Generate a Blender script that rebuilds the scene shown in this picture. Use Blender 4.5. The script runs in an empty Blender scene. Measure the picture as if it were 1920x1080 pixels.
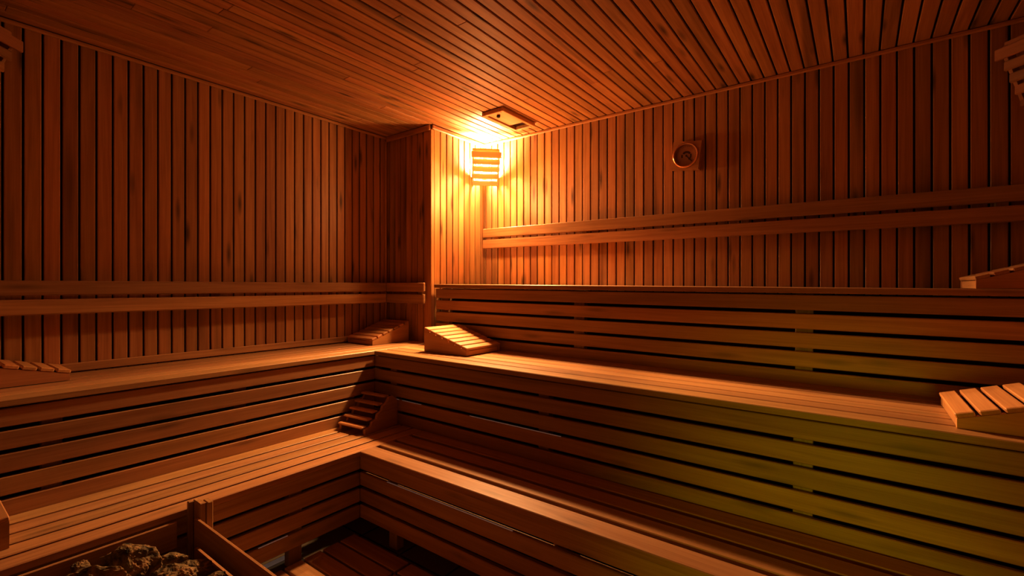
import bpy, bmesh, math, random
from mathutils import Matrix, Vector, noise
R = random.Random(7)
C = bpy.context.scene.collection
EYE = 1.31                     # eye height above the floor
PI = math.pi

# ------------------------------------------------------------ materials
def new_mat(name):
    m = bpy.data.materials.new(name); m.use_nodes = True
    nt = m.node_tree
    b = nt.nodes['Principled BSDF']
    return m, nt, b

def wood(name, axis, dark, light, rough=0.45, knots=1.0, contrast=1.0, spec=0.35):
    m, nt, b = new_mat(name)
    N, L = nt.nodes.new, nt.links.new
    tc = N('ShaderNodeTexCoord')
    at = N('ShaderNodeAttribute'); at.attribute_name = 'tint'
    sep = N('ShaderNodeSeparateColor'); L(at.outputs['Color'], sep.inputs[0])
    # every board reads the grain from a place of its own
    off = N('ShaderNodeVectorMath'); off.operation = 'SCALE'; off.inputs['Scale'].default_value = 37.0
    L(at.outputs['Vector'], off.inputs[0])
    add = N('ShaderNodeVectorMath'); add.operation = 'ADD'
    L(tc.outputs['Object'], add.inputs[0]); L(off.outputs[0], add.inputs[1])
    def stretch(along, across):
        mp = N('ShaderNodeVectorMath'); mp.operation = 'MULTIPLY'
        s = [across] * 3; s['xyz'.index(axis)] = along
        mp.inputs[1].default_value = s
        L(add.outputs[0], mp.inputs[0]); return mp.outputs[0]
    n1 = N('ShaderNodeTexNoise'); n1.inputs['Scale'].default_value = 1; n1.inputs['Detail'].default_value = 5
    n1.inputs['Distortion'].default_value = 1.2
    L(stretch(1.1, 26), n1.inputs['Vector'])
    n2 = N('ShaderNodeTexNoise'); n2.inputs['Scale'].default_value = 1; n2.inputs['Detail'].default_value = 3
    L(stretch(5, 240), n2.inputs['Vector'])
    mx = N('ShaderNodeMix'); mx.data_type = 'FLOAT'; mx.inputs[0].default_value = .35
    L(n1.outputs[0], mx.inputs[2]); L(n2.outputs[0], mx.inputs[3])
    rp = N('ShaderNodeValToRGB')
    lo = .5 - .22 / contrast; hi = .5 + .2 / contrast
    rp.color_ramp.elements[0].position = lo; rp.color_ramp.elements[0].color = (*dark, 1)
    rp.color_ramp.elements[1].position = hi; rp.color_ramp.elements[1].color = (*light, 1)
    L(mx.outputs[0], rp.inputs[0])
    # knots: stretched cells, only a few boards show them
    vo = N('ShaderNodeTexVoronoi'); vo.inputs['Scale'].default_value = 1; vo.inputs['Randomness'].default_value = 1
    L(stretch(2.4, 13), vo.inputs['Vector'])
    kr = N('ShaderNodeMapRange'); kr.inputs['From Min'].default_value = .05; kr.inputs['From Max'].default_value = .22
    kr.inputs['To Min'].default_value = 1 - .7 * knots; kr.inputs['To Max'].default_value = 1
    L(vo.outputs['Distance'], kr.inputs['Value'])
    st = N('ShaderNodeTexNoise'); st.inputs['Scale'].default_value = 1; st.inputs['Detail'].default_value = 2
    L(stretch(.7, 9), st.inputs['Vector'])
    sr = N('ShaderNodeMapRange'); sr.inputs['From Min'].default_value = .60; sr.inputs['From Max'].default_value = .74
    sr.inputs['To Min'].default_value = 1; sr.inputs['To Max'].default_value = 1 - .45 * knots
    L(st.outputs[0], sr.inputs['Value'])
    km = N('ShaderNodeMath'); km.operation = 'MULTIPLY'; L(kr.outputs[0], km.inputs[0]); L(sr.outputs[0], km.inputs[1])
    tv = N('ShaderNodeMapRange'); tv.inputs['To Min'].default_value = .76; tv.inputs['To Max'].default_value = 1.08
    L(sep.outputs[0], tv.inputs['Value'])
    k2 = N('ShaderNodeMath'); k2.operation = 'MULTIPLY'; L(km.outputs[0], k2.inputs[0]); L(tv.outputs[0], k2.inputs[1])
    sc = N('ShaderNodeVectorMath'); sc.operation = 'SCALE'
    L(rp.outputs[0], sc.inputs[0]); L(k2.outputs[0], sc.inputs['Scale'])
    hs = N('ShaderNodeHueSaturation')
    hr = N('ShaderNodeMapRange'); hr.inputs['To Min'].default_value = .496; hr.inputs['To Max'].default_value = .508
    L(sep.outputs[1], hr.inputs['Value']); L(hr.outputs[0], hs.inputs['Hue']); L(sc.outputs[0], hs.inputs['Color'])
    L(hs.outputs[0], b.inputs['Base Color'])
    b.inputs['Roughness'].default_value = rough
    b.inputs['Specular IOR Level'].default_value = spec
    bp = N('ShaderNodeBump'); bp.inputs['Strength'].default_value = .12; bp.inputs['Distance'].default_value = .002
    L(mx.outputs[0], bp.inputs['Height']); L(bp.outputs[0], b.inputs['Normal'])
    return m

D1, L1 = (.38, .145, .045), (.64, .315, .12)      # wall and ceiling boards
D2, L2 = (.36, .16, .06), (.60, .33, .145)      # bench boards
WALL_Z = wood('wall boards upright', 'z', D1, L1, .5, 1.0, 1.0, .3)
CEIL_Y = wood('ceiling boards', 'y', D1, L1, .55, 1.0, 1.1, .25)
TRIM_X = wood('trim along x', 'x', D1, L1, .5, .3)
TRIM_Y = wood('trim along y', 'y', D1, L1, .5, .3)
TRIM_Z = wood('trim along z', 'z', D1, L1, .5, .3)
BEN_X = wood('bench boards along x', 'x', D2, L2, .42, .5)
BEN_Y = wood('bench boards along y', 'y', D2, L2, .42, .5)
BEN_Z = wood('bench posts', 'z', D2, L2, .5, .3)
HR_X = wood('headrest boards along x', 'x', (.46, .2, .075), (.68, .34, .14), .45, .2)
HR_Y = wood('headrest boards along y', 'y', (.46, .2, .075), (.68, .34, .14), .45, .2)
LAMP_X = wood('lamp shade slats', 'x', (.36, .15, .05), (.50, .23, .085), .5, .1)

def plain(name, col, rough=.6, metal=0, emit=None, estr=0, bump=0, bscale=40, spec=.4):
    m, nt, b = new_mat(name)
    N, L = nt.nodes.new, nt.links.new
    tc = N('ShaderNodeTexCoord'); n = N('ShaderNodeTexNoise'); n.inputs['Scale'].default_value = bscale
    n.inputs['Detail'].default_value = 4; L(tc.outputs['Object'], n.inputs['Vector'])
    mr = N('ShaderNodeMapRange'); mr.inputs['To Min'].default_value = .75; mr.inputs['To Max'].default_value = 1.2
    L(n.outputs[0], mr.inputs['Value'])
    s = N('ShaderNodeVectorMath'); s.operation = 'SCALE'; s.inputs[0].default_value = col
    L(mr.outputs[0], s.inputs['Scale']); L(s.outputs[0], b.inputs['Base Color'])
    b.inputs['Roughness'].default_value = rough; b.inputs['Metallic'].default_value = metal
    b.inputs['Specular IOR Level'].default_value = spec
    if emit:
        b.inputs['Emission Color'].default_value = (*emit, 1); b.inputs['Emission Strength'].default_value = estr
    if bump:
        bp = N('ShaderNodeBump'); bp.inputs['Strength'].default_value = bump; bp.inputs['Distance'].default_value = .01
        L(n.outputs[0], bp.inputs['Height']); L(bp.outputs[0], b.inputs['Normal'])
    return m
BACK = plain('dark backing and gap shade', (.035, .010, .004), .9, spec=.05)  # wall backing; also paints the shade behind riser gaps
BRASS = plain('brushed brass rim', (.62, .30, .14), .3, .85)
DIAL = plain('aged paper dial', (.42, .22, .12), .55)
INK = plain('dial print', (.06, .022, .012), .6)
STEEL = plain('dark stove steel', (.07, .06, .055), .4, .8, bump=.05)
GLINT = plain('painted glint', (.6, .53, .48), .3, .2, emit=(.55, .36, .28), estr=.12)  # faint glow painting glints on board edges and floor
BULB_ON = plain('lit bulb glass', (1, .8, .5), .4, emit=(1, .72, .42), estr=5200)
BULB_OFF = plain('unlit bulb glass', (.5, .4, .3), .25)
SOCKET = plain('lamp socket porcelain', (.5, .42, .35), .4)
GLASSM, _nt, _b = new_mat('door glass')
_b.inputs['Transmission Weight'].default_value = 1; _b.inputs['Roughness'].default_value = .05
_b.inputs['Base Color'].default_value = (.75, .85, .6, 1)

def tile_mat():
    m, nt, b = new_mat('wet floor tiles')
    N, L = nt.nodes.new, nt.links.new
    tc = N('ShaderNodeTexCoord'); br = N('ShaderNodeTexBrick'); br.offset = 0
    br.inputs['Color1'].default_value = (.16, .12, .08, 1); br.inputs['Color2'].default_value = (.19, .14, .10, 1)
    br.inputs['Mortar'].default_value = (.04, .03, .025, 1); br.inputs['Scale'].default_value = 1
    br.inputs['Brick Width'].default_value = .3; br.inputs['Row Height'].default_value = .3
    br.inputs['Mortar Size'].default_value = .006
    L(tc.outputs['Object'], br.inputs['Vector']); L(br.outputs[0], b.inputs['Base Color'])
    b.inputs['Roughness'].default_value = .22
    return m
TILE = tile_mat()

def rock_mat():
    m, nt, b = new_mat('sauna stone')
    N, L = nt.nodes.new, nt.links.new
    tc = N('ShaderNodeTexCoord'); n = N('ShaderNodeTexNoise'); n.inputs['Scale'].default_value = 19
    n.inputs['Detail'].default_value = 8; n.inputs['Distortion'].default_value = .8
    L(tc.outputs['Object'], n.inputs['Vector'])
    r = N('ShaderNodeValToRGB'); e = r.color_ramp.elements
    e[0].position = .34; e[0].color = (.03, .02, .008, 1); e[1].position = .60; e[1].color = (.42, .24, .10, 1)
    x = e.new(.5); x.color = (.25, .155, .05, 1)
    L(n.outputs[0], r.inputs[0]); L(r.outputs[0], b.inputs['Base Color'])
    b.inputs['Roughness'].default_value = .75
    bp = N('ShaderNodeBump'); bp.inputs['Strength'].default_value = 1; bp.inputs['Distance'].default_value = .03
    L(n.outputs[0], bp.inputs['Height']); L(bp.outputs[0], b.inputs['Normal'])
    return m
ROCK = rock_mat()

# ------------------------------------------------------------ mesh building
class MB:
    def __init__(s): s.v = []; s.f = []; s.t = []
    def tint(s): return (R.random(), R.random(), R.random(), 1)
    def _add(s, vs, fs, M=None, t=None):
        t = t or s.tint(); b = len(s.v)
        for p in vs:
            p = Vector(p)
            s.v.append(tuple(M @ p) if M is not None else tuple(p))
        for f in fs: s.f.append([b + i for i in f]); s.t.append(t)
        return s
    def box(s, x0, x1, y0, y1, z0, z1, c=.002, M=None, t=None):
        """a board with all its edges chamfered by c"""
        lo = (min(x0, x1), min(y0, y1), min(z0, z1)); hi = (max(x0, x1), max(y0, y1), max(z0, z1))
        c = min(c, .45 * min(hi[i] - lo[i] for i in range(3)))
        if c <= 0:
            vs = [(a, b, d) for a in (lo[0], hi[0]) for b in (lo[1], hi[1]) for d in (lo[2], hi[2])]
            fs = [(0,1,3,2),(4,6,7,5),(0,4,5,1),(2,3,7,6),(0,2,6,4),(1,5,7,3)]
            return s._add(vs, fs, M, t)
        vs = []; idx = {}
        for a in (0, 1):
            for b in (0, 1):
                for d in (0, 1):
                    cor = [(lo, hi)[k][i] for i, k in enumerate((a, b, d))]
                    sg = [-1 if k else 1 for k in (a, b, d)]
                    for ax in range(3):       # vertex lying on the face normal to ax
                        p = [cor[i] + (0 if i == ax else sg[i] * c) for i in range(3)]
                        idx[(a, b, d, ax)] = len(vs); vs.append(tuple(p))
        fs = []
        for ax in range(3):
            o = [i for i in range(3) if i != ax]
            for k in (0, 1):
                q = []
                for (u, w) in ((0,0),(1,0),(1,1),(0,1)):
                    key = [0,0,0]; key[ax] = k; key[o[0]] = u; key[o[1]] = w
                    q.append(idx[(*key, ax)])
                fs.append(q)
            for u in (0, 1):                  # edges running along ax
                for w in (0, 1):
                    k0 = [0,0,0]; k0[o[0]] = u; k0[o[1]] = w; k1 = list(k0); k1[ax] = 1
                    fs.append([idx[(*k0, o[0])], idx[(*k1, o[0])], idx[(*k1, o[1])], idx[(*k0, o[1])]])
        for a in (0, 1):
            for b in (0, 1):
                for d in (0, 1): fs.append([idx[(a, b, d, i)] for i in range(3)])
        return s._add(vs, fs, M, t)
    def prism(s, prof, a0, a1, plane='yz', M=None, t=None):
        """profile polygon pushed from a0 to a1 along the axis normal to its plane"""
        def P(u, w, a): return {'yz': (a, u, w), 'xz': (u, a, w), 'xy': (u, w, a)}[plane]
        n = len(prof)
        vs = [P(u, w, a0) for u, w in prof] + [P(u, w, a1) for u, w in prof]
        fs = [list(range(n)), list(range(2*n-1, n-1, -1))] + [[i, (i+1) % n, n+(i+1) % n, n+i] for i in range(n)]
        return s._add(vs, fs, M, t)
    def lathe(s, prof, n=40, M=None, t=None, caps=True):
        """profile of (radius, height) turned about z"""
        vs = []; fs = []; m = len(prof)
        for i in range(n):
            a = 2*PI*i/n
            for r, h in prof: vs.append((r*math.cos(a), r*math.sin(a), h))
        for i in range(n):
            for j in range(m-1):
                fs.append([i*m+j, ((i+1) % n)*m+j, ((i+1) % n)*m+j+1, i*m+j+1])
        if caps and prof[0][0] > 1e-6: fs.append([i*m for i in range(n)])
        if caps and prof[-1][0] > 1e-6: fs.append([i*m+m-1 for i in range(n)])
        return s._add(vs, fs, M, t)
    def build(s, name, mat, parent=None, origin=(0, 0, 0), smooth=False):
        """links ONE mesh object; the vertices were given in the parent's space (or the world's), origin shifts them"""
        me = bpy.data.meshes.new(name)
        o3 = Vector(origin)
        me.from_pydata([tuple(Vector(p) - o3) for p in s.v], [], s.f)
        ca = me.attributes.new('tint', 'FLOAT_COLOR', 'FACE')
        for i, t in enumerate(s.t): ca.data[i].color = t
        bm = bmesh.new(); bm.from_mesh(me)
        bmesh.ops.recalc_face_normals(bm, faces=bm.faces); bm.to_mesh(me); bm.free()
        if smooth:
            for p in me.polygons: p.use_smooth = True
        me.materials.append(mat)
        ob = bpy.data.objects.new(name, me); C.objects.link(ob); ob.location = o3
        if parent: ob.parent = parent
        return ob

def tag(o, label=None, cat=None, group=None, kind=None):
    if label: o['label'] = label
    if cat: o['category'] = cat
    if group: o['group'] = group
    if kind: o['kind'] = kind
    return o
def thing(name, label, cat, loc=(0, 0, 0), rot=(0, 0, 0), group=None):
    o = bpy.data.objects.new(name, None); o.empty_display_size = .1; C.objects.link(o)
    o.location = loc; o.rotation_euler = rot
    return tag(o, label, cat, group)
def struct(o): o['kind'] = 'structure'; return o
def copy_thing(root):
    r = root.copy(); C.objects.link(r)
    for ch in root.children:
        c = ch.copy(); C.objects.link(c); c.parent = r
        for g in ch.children:
            d = g.copy(); C.objects.link(d); d.parent = c
    return r

# ------------------------------------------------------------ the room
XL, YR = -3.077, 3.04           # left wall face, right wall face
XC, YC = -2.556, 2.43           # faces of the boxed column in the corner
XE = .736                       # end wall at the right
YS = .12                        # short return wall at the left
H = EYE + 1.20                  # ceiling
PW = .0656; GAP = .0085; TH = .013

def planks(mb, plane, pos, a0, a1, z0, z1, phase, out, pitch=PW, back=.03):
    """boards standing on a wall face; plane 'x' = wall at x=pos running along y; out = +1/-1 room side"""
    k = math.floor((a0 - phase) / pitch)
    while phase + k*pitch < a1:
        b0 = max(a0, phase + k*pitch + GAP/2); b1 = min(a1, phase + (k+1)*pitch - GAP/2)
        k += 1
        if b1 - b0 < .006: continue
        t = mb.tint()
        p0, p1 = pos, pos - out*TH
        j = R.uniform(-.0012, .0012)*out
        if plane == 'x': mb.box(p0+j, p1, b0, b1, z0, z1, .0025, t=t)
        elif plane == 'y': mb.box(b0, b1, p0+j, p1, z0, z1, .0025, t=t)
def backing(name, x0, x1, y0, y1, z0, z1):
    return MB().box(x0, x1, y0, y1, z0, z1, 0)

def wall(name, parts, backs, mat=WALL_Z):
    mb = MB()
    for a in parts: planks(mb, *a)
    o = struct(mb.build(name, mat))
    bk = MB()
    for b in backs: bk.box(*b, 0)
    bk.build('backing', BACK, o)
    return o
B = TH
wall('wall_left', [('x', XL, YS, YC, 0, H, .3835, 1, .0642)], [(XL-.1, XL-B, YS-.1, YC+.7, 0, H)])
wall('wall_right', [('y', YR, XC, XE, 0, H, .544, -1)], [(XC-.7, XE+.1, YR+B, YR+.1, 0, H)])
wall('wall_column', [('y', YC, XL, XC-.012, 0, H, XC-.02, -1), ('x', XC, YC+.012, YR, 0, H, 2.459, 1, .0672)],
     [(XL-.02, XC-B, YC+B, YR+.05, 0, H)])
wall('wall_end', [('x', XE, 1.40, YR, 0, H, 3.0, -1)], [(XE+B, XE+.1, 1.41, YR+.1, 0, H)])
wall('wall_recess', [('y', 1.40, XE, 1.6, 0, H, .75, -1), ('x', 1.6, -1.25, 1.4, 0, H, 0, -1)],
     [(XE+B, 1.7, 1.40+B, 1.5, 0, H), (1.6+B, 1.7, -1.35, 1.5, 0, H)])
wall('wall_return', [('y', YS, XL, -2.60, 0, H, -2.6, 1), ('x', -2.6, -1.25, YS, 0, H, 0, 1)],
     [(XL-.1, -2.6-B, -1.3, YS-B, 0, H)])
wall('wall_near', [('y', -1.25, -2.6, -.45, 0, H, 0, 1), ('y', -1.25, .45, 1.6, 0, H, 0, 1), ('y', -1.25, -.45, .45, 2.05, H, 0, 1)],
     [(-2.7, -.45, -1.35, -1.25-B, 0, H), (.45, 1.7, -1.35, -1.25-B, 0, H), (-.45, .45, -1.35, -1.25-B, 2.05, H)])
struct(MB().box(XL-.1, 1.7, -1.35, YR+.1, -.08, 0, 0).build('floor', TILE))
# ceiling boards run parallel to the left wall
cb = MB(); k = math.floor((XL - .4755)/PW)
while .4755 + k*PW < 1.6:
    b0 = max(XL, .4755 + k*PW + GAP/2); b1 = min(1.6, .4755 + (k+1)*PW - GAP/2); k += 1
    if b1 - b0 < .006: continue
    # two lengths of board with a butt joint at a place of its own
    yj = R.uniform(-.8, 2.6)
    j = R.uniform(0, .0012)
    cb.box(b0, b1, -1.3, yj, H - j, H + TH, .0025); cb.box(b0, b1, yj+.0005, YR, H - j, H + TH, .0025)
ceil = struct(cb.build('ceiling', CEIL_Y))
MB().box(XL-.1, 1.7, -1.35, YR+.1, H+TH, H+.1, 0).build('backing', BACK, ceil)

# trims
def trim(n, mat, *a, c=.006):
    return struct(MB().box(*a, c).build('trim_%d' % n, mat))
trim(1, TRIM_X, XC+.018, XE, YR-.016, YR-.001, H-.024, H-.001)
trim(2, TRIM_Y, XL+.001, XL+.018, YS, YC, H-.022, H-.001)
trim(3, TRIM_X, XL+.018, XC, YC-.018, YC-.001, H-.044, H-.001)
trim(4, TRIM_Y, XC+.001, XC+.018, YC, YR-.001, H-.034, H-.001)
trim(5, TRIM_Z, XC-.030, XC+.004, YC-.004, YC+.030, 0, H-.034, c=.003)
trim(6, TRIM_Z, XE-.018, XE-.001, YR-.018, YR-.001, 0, H-.034)
trim(7, TRIM_Z, XL+.001, XL+.016, YC-.016, YC-.001, 0, H-.034)

# ------------------------------------------------------------ benches
ZM, ZL = EYE-.42, EYE-.853       # middle and lower seats
ZT = EYE+.012
BP = .0845; BG = .0165           # riser boards: pitch and gap
NOSE = .030
def slat_run(mb, along, a0, a1, w0, w1, z, n, gap, th=.024, first=None, c=.003):
    """n seat slats lying between w0 and w1 (w0 = the front edge), their length from a0 to a1"""
    s = 1 if w1 > w0 else -1; tot = abs(w1-w0)
    f = first or (tot - gap*(n-1))/n
    rest = (tot - f - gap*(n-1))/(n-1)
    p = w0
    for i in range(n):
        w = f if i == 0 else rest
        q = p + s*w
        e = R.uniform(-.0008, .0008)
        if along == 'x': mb.box(a0, a1, p, q, z-th+e, z+e, c)
        else: mb.box(p, q, a0, a1, z-th+e, z+e, c)
        p = q + s*gap
def riser(mb, along, a0, a1, pos, z, n, out, th=.022, start=NOSE, pitch=BP):
    for i in range(n):
        zt = z - start - i*pitch - .003; zb = zt - pitch + BG
        e = R.uniform(-.001, .001)
        if along == 'x': mb.box(a0, a1, pos+e, pos - out*th, zb, zt, .003)
        else: mb.box(pos+e, pos - out*th, a0, a1, zb, zt, .003)
def posts(root, along, spots, pos, z0, z1, org, w=.062):
    for a in spots:
        mb = MB()
        if along == 'x': mb.box(a-w/2, a+w/2, pos, pos+.045, z0, z1, .003)
        else: mb.box(pos-.045, pos, a-w/2, a+w/2, z0, z1, .003)
        mb.build('support_post', BEN_Z, root, org)
def rel(o, root):     # geometry was given in world space: bring it under its root's frame
    return o

def local(mb, org):
    mb.v = [(x-org[0], y-org[1], z-org[2]) for x, y, z in mb.v]; return mb

def bench(name, label, org, tilt=0):
    return thing(name, label, 'bench', org, (0, tilt, 0))

XM_, YM_ = -2.52, 1.89           # front edges of the middle seats (left, right)
XLo, YLo = -2.068, 1.465         # front edges of the lower seats
YT = 2.425                       # front edge of the top seat
XB = XE - .004

# top bench, right
org = (XC+.02, YT, 0); t = bench('tiered_bench', 'topmost wooden bench tier along right wall with five-board riser', (org[0], org[1], 0), .0083)
m = MB(); slat_run(m, 'x', XC+.022, XB, YT, YR-.012, ZT, 7, .012, NOSE-.004, first=.085); local(m, org).build('seat', BEN_X, t)
m = MB(); riser(m, 'x', XC+.022, XB, YT+.022, ZT, 5, -1); local(m, org).build('riser', BEN_X, t)
for a in (-2.46, -1.35, -.21, .66):
    m = MB(); m.box(a-.034, a+.034, YT+.048, YT+.09, ZM-.03, ZT-.029, .002); local(m, org).build('support_post', BEN_Z, t)

# middle bench, right
org = (XM_, YM_, 0); t = bench('tiered_bench', 'middle wooden bench tier along right side, between top and lowest tiers', (org[0], org[1], 0), .0056)
m = MB(); slat_run(m, 'x', XM_+.002, XB, YM_, YT+.016, ZM, 6, .011, NOSE-.004, first=.088); local(m, org).build('seat', BEN_X, t)
m = MB(); riser(m, 'x', XM_-.042, XB, YM_+.020, ZM, 5, -1); local(m, org).build('riser', BEN_X, t)
for a in (-2.38, -1.25, -.165, .66):
    m = MB(); m.box(a-.030, a+.030, YM_+.046, YM_+.09, ZL-.02, ZM-.029, .002); local(m, org).build('support_post', BEN_Z, t)

# lower bench, right
org = (XLo, YLo, 0); t = bench('tiered_bench', 'lowest wooden bench tier on right side with wide lit front slat', (org[0], org[1], 0), .002)
m = MB(); slat_run(m, 'x', XLo+.002, XB, YLo, YM_+.010, ZL, 4, .026, NOSE-.002, first=.098); local(m, org).build('seat', BEN_X, t)
m = MB(); riser(m, 'x', XLo-.026, XB, YLo+.020, ZL, 4, -1); local(m, org).build('riser', BEN_X, t)
for a in (-1.86, -.9, -.06, .66):
    m = MB(); m.box(a-.03, a+.03, YLo+.046, YLo+.09, .004, ZL-.034, .002); local(m, org).build('support_post', BEN_Z, t)

m = MB(); m.box(-1.876, -1.104, YLo+.021, YLo+.025, EYE-.9702, EYE-.967, 0); local(m, org).build('edge_glint', GLINT, t)  # light line in the riser gap, put in as a glowing strip
mid = [o for o in C.objects if o.get('label', '').startswith('middle wooden bench')][0]
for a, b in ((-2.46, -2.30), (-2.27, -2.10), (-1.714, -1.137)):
    m = MB(); m.box(a, b, YM_+.021, YM_+.025, EYE-.7062, EYE-.7035, 0); local(m, (XM_, YM_, 0)).build('edge_glint', GLINT, mid)  # painted glints along the gap, no real strips here

# middle bench, left
org = (XM_, YS, 0); t = bench('tiered_bench', 'upper wooden bench along left wall ending at boxed corner column', (org[0], org[1], 0))
m = MB(); slat_run(m, 'y', YS+.002, YC-.006, XM_, XL+.02, ZM, 6, .007, NOSE-.004, first=.10); local(m, org).build('seat', BEN_Y, t)
m = MB(); riser(m, 'y', YS+.002, YM_+.018, XM_-.010, ZM, 5, 1); local(m, org).build('riser', BEN_Y, t)
m = MB(); m.box(XL+.002, XL+.018, .47, YC-.02, ZM+.003, ZM+.045, .004); m.box(XL+.002, XL+.018, YS+.01, .467, ZM+.003, ZM+.045, .004)
local(m, org).build('back_strip', BEN_Y, t)
for a in (.4, 1.1, 1.75):
    m = MB(); m.box(XM_-.09, XM_-.046, a-.03, a+.03, ZL-.02, ZM-.029, .002); local(m, org).build('support_post', BEN_Z, t)

# lower bench, left
org = (XLo, 0, 0); t = bench('tiered_bench', 'lower wooden bench on left side, behind stove guard and stones', (org[0], org[1], 0))
m = MB(); slat_run(m, 'y', -1.2, YM_+.008, XLo, XM_-.006, ZL, 5, .017, NOSE-.002); local(m, org).build('seat', BEN_Y, t)
m = MB(); riser(m, 'y', -1.2, YLo+.018, XLo-.020, ZL, 4, 1); local(m, org).build('riser', BEN_Y, t)
for a in (-.6, .35, 1.15):
    m = MB(); m.box(XLo-.09, XLo-.046, a-.03, a+.03, .004, ZL-.034, .002); local(m, org).build('support_post', BEN_Z, t)

m = MB(); m.box(XLo-.025, XLo-.021, .97, 1.10, EYE-1.139, EYE-1.136, 0); local(m, org).build('edge_glint', GLINT, t)  # painted glint in the left riser gap
tag(MB().box(-2.235, -2.205, .85, 1.22, .0005, .006, .001).build('floor_glint', GLINT, origin=(-2.22, 1.03, 0)),
    'thin painted glint on dark floor below left bench, beside duckboard', 'floor glint')  # glowing strip painting a reflection on the glossy floor

def shade_liner(lbl, *a):  # dark sheets added behind the risers to paint shade in their gaps
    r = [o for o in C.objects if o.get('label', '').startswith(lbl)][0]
    m = MB(); m.box(*a, 0); local(m, tuple(r.location)).build('shade_panel', BACK, r)
shade_liner('topmost', XC+.03, XB, YT+.095, YT+.10, ZM, ZT-.03)
shade_liner('middle wooden', XM_-.04, XB, YM_+.095, YM_+.10, ZL, ZM-.03)
shade_liner('upper wooden', XM_-.105, XM_-.10, YS+.01, YM_+.09, ZL, ZM-.03)
shade_liner('lowest', XLo-.02, XB, YLo+.30, YLo+.305, .01, ZL-.04)
shade_liner('lower wooden', XLo-.305, XLo-.30, -1.1, YM_, .01, ZL-.04)

# ------------------------------------------------------------ backrests
# right wall
org = (-2.53, YR, 0)
t = thing('backrest_rail', 'long two-board backrest rail fixed on right wall below thermometer', 'backrest', (org[0], org[1], 0), (0, .0083, 0))
for z0, z1 in ((.399, .472), (.309, .381)):
    m = MB(); m.box(-2.53, XB, YR-.066, YR-.040, EYE+z0, EYE+z1, .004); local(m, org).build('rail_board', BEN_X, t)
for a in (-2.40, -1.6, -.55, .5):
    m = MB(); m.box(a-.02, a+.02, YR-.042, YR-.002, EYE+.325, EYE+.455, .002); local(m, org).build('spacer_block', BEN_Z, t)
# left wall, wraps on to the column
org = (XL, YS, 0)
t = thing('backrest_rail', 'low two-board backrest rail on left wall, turning onto corner column', 'backrest', org)
xr = XL + .070
for z0, z1, nm in ((-.044, .024, 'rail_board'), (-.132, -.062, 'rail_board')):
    m = MB(); m.box(xr, xr+.024, YS+.004, YC-.068, EYE+z0, EYE+z1, .005); local(m, org).build(nm, BEN_Y, t)
    m = MB(); m.box(xr, XC-.012, YC-.066, YC-.042, EYE+z0, EYE+z1, .005); local(m, org).build(nm, BEN_X, t)
for a in (.3, 1.2, 2.1):
    m = MB(); m.box(XL+.002, xr, a-.02, a+.02, EYE-.12, EYE+.012, .002); local(m, org).build('spacer_block', BEN_Z, t)
m = MB(); m.box(XC-.09, XC-.05, YC-.042, YC-.002, EYE-.12, EYE+.012, .002); local(m, org).build('spacer_block', BEN_Z, t)

# ------------------------------------------------------------ headrests
def headrest(label, loc, rz, L=.365, W=.33, h0=.048, h1=.155, n=7, group='slatted wedge headrests on the benches'):
    """wedge: low end at local x=0, high end at x=L, width along y"""
    t = thing('wooden_headrest', label, 'headrest', loc, (0, 0, rz), group)
    sl = (h1-h0)/L; st = .016
    for y0 in (0, W-.02):
        m = MB(); m.prism([(0, .001), (L, .001), (L, h1-st), (0, h0-st)], y0, y0+.02, 'xz'); m.build('side_panel', HR_X, t)
    m = MB(); m.box(.001, .019, .0205, W-.0205, .001, h0-st-.001, .002); m.build('end_board', HR_Y, t)
    m = MB(); m.box(L-.019, L-.001, .0205, W-.0205, .001, h1-st-.006, .002); m.build('end_board', HR_Y, t)
    m = MB(); ang = math.atan(sl); LL = math.hypot(L, h1-h0); g = .010; w = (LL+.004-g*(n-1))/n
    M = Matrix.Translation((0, 0, h0-st+.0005)) @ Matrix.Rotation(-ang, 4, 'Y')
    for i in range(n):
        m.box(-.002+i*(w+g), -.002+i*(w+g)+w, -.002, W+.002, 0, st, .003, M=M)
    m.build('slatted_top', HR_Y, t)
    return t
# lit one right of the column: high end towards the left wall
headrest('brightly lit slatted wedge headrest on middle bench beside corner column', (-1.885, 2.085+.315, ZM-.0012), PI, L=.365, W=.32)
headrest('slatted wedge headrest on middle bench at right edge, gaps dark, end lit orange', (.238, 1.955, ZM-.0150), 0, W=.35, h0=.046)
headrest('wedge headrest on topmost bench against end wall, only low end visible', (.368, 2.57, ZT-.0240), 0, L=.355, W=.35, h0=.050)
headrest('unlit wedge headrest in dark corner of left bench against column', (-2.75, 2.055, ZM+.0012), PI/2, L=.33, W=.29, h0=.045, h1=.155)
headrest('low slatted headrest on left upper bench at left edge', (-2.815, .495, ZM+.0012), -PI/2, L=.36, W=.24, h0=.046, h1=.135).rotation_euler = (0, 0, -PI/2)
for o in [o for o in C.objects if o.get('label', '').startswith('low slatted headrest')]:
    o.location = (-3.055, .495, ZM+.0012)
headrest('slatted headrest at left end of lower bench, near edge of view', (-2.215, -.125, ZL+.0012), PI/2, L=.37, W=.26, h0=.05, h1=.105)

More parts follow.
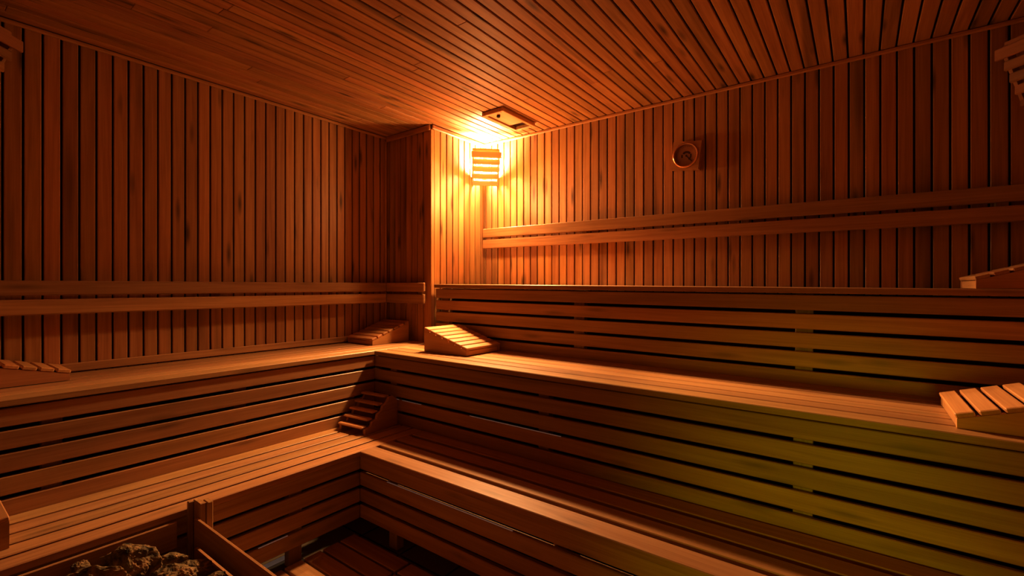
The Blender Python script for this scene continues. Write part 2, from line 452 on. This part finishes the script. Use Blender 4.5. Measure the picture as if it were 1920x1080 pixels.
# curved back support standing in the corner of the lower bench
def curved_rest(loc):
    t = thing('curved_backrest', 'curved stair-like slatted back support standing in lower bench corner', 'backrest', loc, (0, 0, math.radians(5)))
    # y grows towards the riser behind, profile in y-z
    prof = [(0, .001), (.25, .001), (.25, .150), (.215, .182), (.185, .180), (.165, .150), (.135, .135), (.125, .110), (.095, .098), (.085, .072), (.055, .062), (.045, .040), (.0, .028)]
    for x0 in (0, .205):
        m = MB(); m.prism(prof, x0, x0+.018, 'yz'); m.build('side_panel', HR_Y, t)
    for y, z in ((.000, .030), (.042, .066), (.082, .102), (.122, .138), (.172, .176)):
        m = MB(); m.box(-.004, .205, y-.012, y+.030, z, z+.013, .005); m.build('slat', HR_X, t)
    return t
curved_rest((-2.486, 1.622, ZL+.0012))

# ------------------------------------------------------------ lamps
def lamp(label, corner, rz, lit, ztop):
    """corner lamp: local -y points into the room, slats run along x; each lower slat steps back"""
    t = thing('corner_sauna_lamp', label, 'lamp', (corner[0], corner[1], 0), (0, 0, rz), 'slatted corner lamps')
    w = .225
    for i in range(5):
        d = .235 - .029*i; zt = ztop - .0505*i
        m = MB()
        if i == 0: m.box(-w/2-.008, w/2+.008, -d-.006, -d+.008, zt-.050, zt, .003)
        else: m.box(-w/2, w/2, -d, -d+.014, zt-.046, zt, .007)
        m.build('shade_slat', LAMP_X, t)
    m = MB(); m.box(-w/2+.004, w/2-.004, -.205, -.190, ztop+.004, ztop+.034, .003); m.build('shade_slat', LAMP_X, t)
    for sx in (-1, 1):      # sloping side rails carry the slats
        x0 = sx*(w/2-.003); x1 = sx*(w/2-.017)
        m = MB(); m.prism([(-.220, ztop-.008), (-.196, ztop+.034), (-.178, ztop+.034), (-.090, ztop-.245), (-.106, ztop-.245)], min(x0, x1), max(x0, x1), 'yz')
        m.build('side_rail', LAMP_X, t)
    m = MB(); m.box(-.045, .045, -.050, -.036, ztop-.20, ztop-.02, .003); m.build('back_plate', LAMP_X, t)
    m = MB(); M = Matrix.Translation((0, -.075, ztop-.175))
    m.lathe([(.018, 0), (.02, .01), (.02, .05), (.016, .055)], 20, M); m.build('socket', SOCKET, t, smooth=True)
    m = MB(); M = Matrix.Translation((0, -.085, ztop-.065))
    pr = [(0.0001, -.056), (.012, -.052), (.014, -.040), (.022, -.025), (.029, -.008), (.030, .006), (.026, .02), (.016, .029), (.0001, .032)]
    m.lathe(pr, 24, M); m.build('bulb', BULB_ON if lit else BULB_OFF, t, smooth=True)
    return t
lamp('glowing slatted wooden lamp in the far corner beside column', (XC, YR), PI/4, True, EYE+1.072)
lamp('unlit slatted wooden lamp in right-hand corner near ceiling', (XE, YR), -PI/4, False, EYE+1.048)
lamp('unlit slatted wooden lamp at left edge near ceiling', (XL, YS), 3*PI/4, False, EYE+1.088)

# ------------------------------------------------------------ thermometer on the right wall
T = thing('wall_thermometer', 'square wooden thermometer with round brass-rimmed dial hanging crooked on right wall', 'thermometer',
          (-.872, YR-.002, EYE+.815), (0, math.radians(7), 0))
s = .086
m = MB()
# square frame with a round opening, as a ring of quads
n = 48; vs = []; fs = []
for i in range(n):
    a = 2*PI*i/n; c_, s_ = math.cos(a), math.sin(a); kx = s/max(abs(c_), abs(s_))
    for (r, y) in ((kx, 0), (kx, -.048), (.072, -.048), (.072, -.012)): vs.append((r*c_, y, r*s_))
for i in range(n):
    j = (i+1) % n
    for q in range(3): fs.append([i*4+q, j*4+q, j*4+q+1, i*4+q+1])
m._add(vs, fs); m.build('case', HR_X, T)
RX = Matrix.Rotation(PI/2, 4, 'X')
m = MB(); m.lathe([(.067, .010), (.067, .056), (.073, .058), (.078, .054), (.078, .046), (.067, .046)], 48, RX, caps=False); m.build('rim', BRASS, T)
m = MB(); m.lathe([(.0665, .012), (.0665, .030), (.0001, .031)], 48, RX); m.build('dial', DIAL, T)
def arc(mb, r0, r1, a0, a1, y, n=14):
    for i in range(n):
        b0, b1 = [math.radians(a0 + (a1-a0)*k/n) for k in (i, i+1)]
        p = [(r*math.cos(b), yy, r*math.sin(b)) for b in (b0, b1) for r in (r0, r1) for yy in (y, y-.001)]
        mb._add(p, [(0,1,3,2),(4,6,7,5),(0,4,5,1),(2,3,7,6),(0,2,6,4),(1,5,7,3)], t=(.5,.5,.5,1))
for a_ in ((.018, .030, 35, 150), (.023, .031, -55, 25), (.023, .032, 165, 205)):
    m = MB(); arc(m, *a_, -.0315); m.build('scale_arc', INK, T)
m = MB()
for k in range(23):
    arc(m, .056, .061, 220 - k*260/22 - .8, 220 - k*260/22 + .8, -.0315, 1)
m.build('scale_marks', INK, T)
m = MB(); m.box(-.003, .003, -.0345, -.033, -.006, .052, 0, M=Matrix.Rotation(math.radians(132), 4, 'Y'))
m.lathe([(.006, .031), (.006, .036), (.0001, .037)], 16, RX); m.build('needle', INK, T)

# ------------------------------------------------------------ ceiling vent
V = thing('ceiling_vent', 'rectangular wooden vent with sliding panel on ceiling above corner lamp', 'vent', (-2.005, 2.665, H))
x0, x1, y0, y1 = -.092, .092, -.195, .195; z1 = -.0015
m = MB()
m.box(x0, x0+.026, y0, y1, -.030, z1, .003); m.box(x1-.026, x1, y0, y1, -.030, z1, .003)
m.box(x0+.0265, x1-.0265, y0, y0+.026, -.030, z1, .003); m.box(x0+.0265, x1-.0265, y1-.026, y1, -.030, z1, .003)
m.build('frame', HR_Y, V)
m = MB(); m.box(x0+.027, x1-.027, y0+.027, y1-.027, -.006, z1, 0); m.build('opening', BACK, V)
m = MB(); m.box(x0+.029, x1-.029, y0+.040, y1-.105, -.020, -.008, .002); m.build('sliding_panel', HR_Y, V)
m = MB(); m.lathe([(.012, 0), (.013, -.012), (.008, -.018), (.0001, -.019)], 20, Matrix.Translation((0, y0+.07, -.0205))); m.build('knob', INK, V, smooth=True)

# ------------------------------------------------------------ duckboards on the floor
def duck(label, x0, x1, y0, y1):
    t = thing('duckboard', label, 'floor mat', (x0, y0, 0), group='slatted duckboards on the floor')
    m = MB(); y = y1
    while y - .082 > y0:
        m.box(x0, x1, y-.082, y, .022, .042, .003); y -= .094
    local(m, (x0, y0, 0)).build('slatted_top', BEN_X, t)
    for a in (x0+.05, x1-.05):
        m = MB(); m.box(a-.02, a+.02, y0+.02, y1-.02, .001, .0215, .002); local(m, (x0, y0, 0)).build('batten', BEN_Y, t)
duck('slatted duckboard in floor corner, its slat ends beside left bench', -2.075, -1.66, .86, 1.44)
duck('slatted duckboard further right on floor, below lowest right bench', -1.645, -1.05, .86, 1.44)
duck('slatted duckboard on open floor before right bench, mostly below view', -1.035, -.2, -.2, 1.44)
# ------------------------------------------------------------ stove, guard and stones
G = thing('stove_guard', 'low wooden guard fence of post and rails around stove', 'fence', (-2.02, .735, 0))
def gpart(name, mat, *a, c=.003):
    m = MB(); m.box(*a, c); return local(m, (-2.02, .735, 0)).build(name, mat, G)
gt = EYE - .822
gpart('post', BEN_Z, -2.062, -2.046, .692, .7115, 0.001, gt)
gpart('post', BEN_Z, -2.062, -1.996, .712, .734, 0.001, gt)
gpart('post', BEN_Z, -2.029, -1.986, .735, .755, 0.001, gt)
for z in (.437, .327, .217):
    gpart('rail', BEN_X, -2.005, -1.20, .696, .711, z-.096, z, c=.004)
for z in (.432, .322, .212):
    gpart('rail', BEN_Y, -2.050, -2.040, -.3, .655, z-.100, z, c=.003)
gpart('post', BEN_Z, -1.24, -1.20, .712, .745, .001, .437)

S = thing('sauna_stove', 'dark steel sauna stove heaped with stones behind wooden guard', 'stove', (-1.76, .40, 0))
m = MB()
m.box(-.20, .20, -.26, -.245, .06, .33, .002); m.box(-.20, .20, .245, .26, .06, .33, .002)
m.box(-.20, -.185, -.244, .244, .06, .33, .002); m.box(.185, .20, -.244, .244, .06, .33, .002)
m.build('casing', STEEL, S)
m = MB(); m.box(-.184, .184, -.244, .244, .300, .322, 0); m.build('stone_tray', STEEL, S)
for sx in (-1, 1):
    for sy in (-1, 1):
        m = MB(); m.box(sx*.17-.015, sx*.17+.015, sy*.22-.015, sy*.22+.015, .001, .0595, .002); m.build('leg', STEEL, S)

def rock(label, loc, size, seed, group=None):
    bm = bmesh.new(); bmesh.ops.create_icosphere(bm, subdivisions=5, radius=1)
    rr = random.Random(seed); o = Vector((rr.uniform(0, 50), rr.uniform(0, 50), rr.uniform(0, 50)))
    planes = []
    for _ in range(13):
        v = Vector((rr.gauss(0, 1), rr.gauss(0, 1), rr.gauss(0, 1))).normalized(); planes.append((v, rr.uniform(.62, .92)))
    for v in bm.verts:
        p = v.co.copy()
        for nn, d in planes:           # broken flat faces
            e = p.dot(nn) - d
            if e > 0: p -= nn*e
        p *= 1 + .10*noise.noise(p*2.2 + o) + .08*noise.noise(p*5 + o) + .05*noise.noise(p*13 + o) + .01*noise.noise(p*30 + o)
        v.co = Vector((p.x*size[0], p.y*size[1], p.z*size[2]))
    me = bpy.data.meshes.new('stove_stone'); bm.to_mesh(me); bm.free()
    me.materials.append(ROCK)
    ob = bpy.data.objects.new('stove_stone', me); C.objects.link(ob)
    ob.location = loc; ob.rotation_euler = (rr.uniform(-.2, .2), rr.uniform(-.2, .2), (.64 if size[0] > .06 else .64 + rr.uniform(-.3, .3)))
    return tag(ob, label, 'stone', group or 'stones heaped on the stove')
rock('largest humped stone on top of stove heap, olive brown', (-1.876, .474, .412), (.092, .062, .062), 3)
rock('reddish rugged stone at right of stove heap, next to largest one', (-1.728, .545, .398), (.066, .055, .050), 11)
rock('wide low stone in front of largest one at left of heap', (-1.79, .372, .430), (.112, .050, .066), 5)
rock('small smooth reddish stone behind left side of largest stone', (-1.985, .375, .398), (.036, .036, .036), 8)
rock('small pointed stone sticking out at far right of stove heap', (-1.645, .622, .374), (.046, .022, .030), 21)
for i, p in enumerate([(-1.63, .42, .362), (-1.62, .27, .362), (-1.74, .235, .362), (-1.88, .25, .362), (-1.90, .60, .362), (-1.80, .625, .362)]):
    rock('brown broken stone low in stove heap, under the larger ones', p, (.055, .045, .032), 40+i)

# ------------------------------------------------------------ door behind the camera
d = struct(MB().box(-.44, -.36, -1.30, -1.255, .01, 2.04, .004).box(.36, .44, -1.30, -1.255, .01, 2.04, .004)
           .box(-.359, .359, -1.30, -1.255, .01, .10, .004).box(-.359, .359, -1.30, -1.255, 1.95, 2.04, .004).build('door_1', TRIM_Z))
MB().box(-.359, .359, -1.285, -1.277, .101, 1.949, 0).build('glass_pane', GLASSM, d)
MB().box(.375, .40, -1.25, -1.225, .95, 1.25, .006).build('door_handle', BEN_Z, d)

# ------------------------------------------------------------ light
def area(name, loc, rot, size, power, col, spread=PI):
    l = bpy.data.lights.new(name, 'AREA'); l.shape = 'RECTANGLE'; l.size, l.size_y = size
    l.energy = power; l.color = col; l.spread = spread
    o = bpy.data.objects.new(name, l); C.objects.link(o); o.location = loc; o.rotation_euler = rot; return o
def spot(name, loc, target, power, col, ang, blend=1, rad=.1):
    l = bpy.data.lights.new(name, 'SPOT'); l.energy = power; l.color = col; l.spot_size = math.radians(ang)
    l.spot_blend = blend; l.shadow_soft_size = rad
    o = bpy.data.objects.new(name, l); C.objects.link(o); o.location = loc
    o.rotation_euler = (Vector(target)-Vector(loc)).to_track_quat('-Z', 'Y').to_euler(); return o
def point(name, loc, power, col, rad):
    l = bpy.data.lights.new(name, 'POINT'); l.energy = power; l.color = col; l.shadow_soft_size = rad
    o = bpy.data.objects.new(name, l); C.objects.link(o); o.location = loc; return o
spot('doorway_glow', (.25, -.9, .70), (-.12, 1.9, .46), 72, (.90, .97, .02), 31, 1, .25)
point('corner_fill', (-2.24, 2.68, EYE+.70), 23, (1, .57, .22), .05)  # added fill without a fixture, spreads the corner lamp's light
spot('bench_fill', (-2.22, 2.68, EYE+.80), (-1.32, 1.55, EYE-.6), 250, (1, .56, .23), 118, .6, .045)  # added spot without a fixture, brightens the seats
spot('far_bench_fill', (-2.22, 2.68, EYE+.80), (.35, 1.90, EYE-.60), 270, (1, .58, .25), 31, .9, .045)  # added spot without a fixture, brightens the far right seats
point('bounce_fill', (-1.35, 2.50, EYE+.70), 1.3, (1, .45, .14), .33)  # added soft fill standing in for bounced light

w = bpy.data.worlds.new('World'); bpy.context.scene.world = w; w.use_nodes = True
w.node_tree.nodes['Background'].inputs[0].default_value = (.2, .07, .02, 1)
w.node_tree.nodes['Background'].inputs[1].default_value = .02

# ------------------------------------------------------------ camera
cam = bpy.data.cameras.new('Camera'); co = bpy.data.objects.new('Camera', cam); C.objects.link(co)
cam.sensor_width = 36; cam.lens = 877/1920*36; cam.shift_y = -4/1920; cam.clip_start = .02
co.location = (0, 0, EYE); co.rotation_euler = (PI/2, 0, math.asin(.5966))
sc = bpy.context.scene; sc.camera = co
sc.view_settings.view_transform = 'Standard'; sc.view_settings.look = 'None'
sc.view_settings.exposure = 0; sc.view_settings.gamma = .85
sc.cycles.use_denoising = True
sc.cycles.max_bounces = 12; sc.cycles.diffuse_bounces = 3; sc.cycles.glossy_bounces = 4
sc.cycles.sample_clamp_indirect = 12
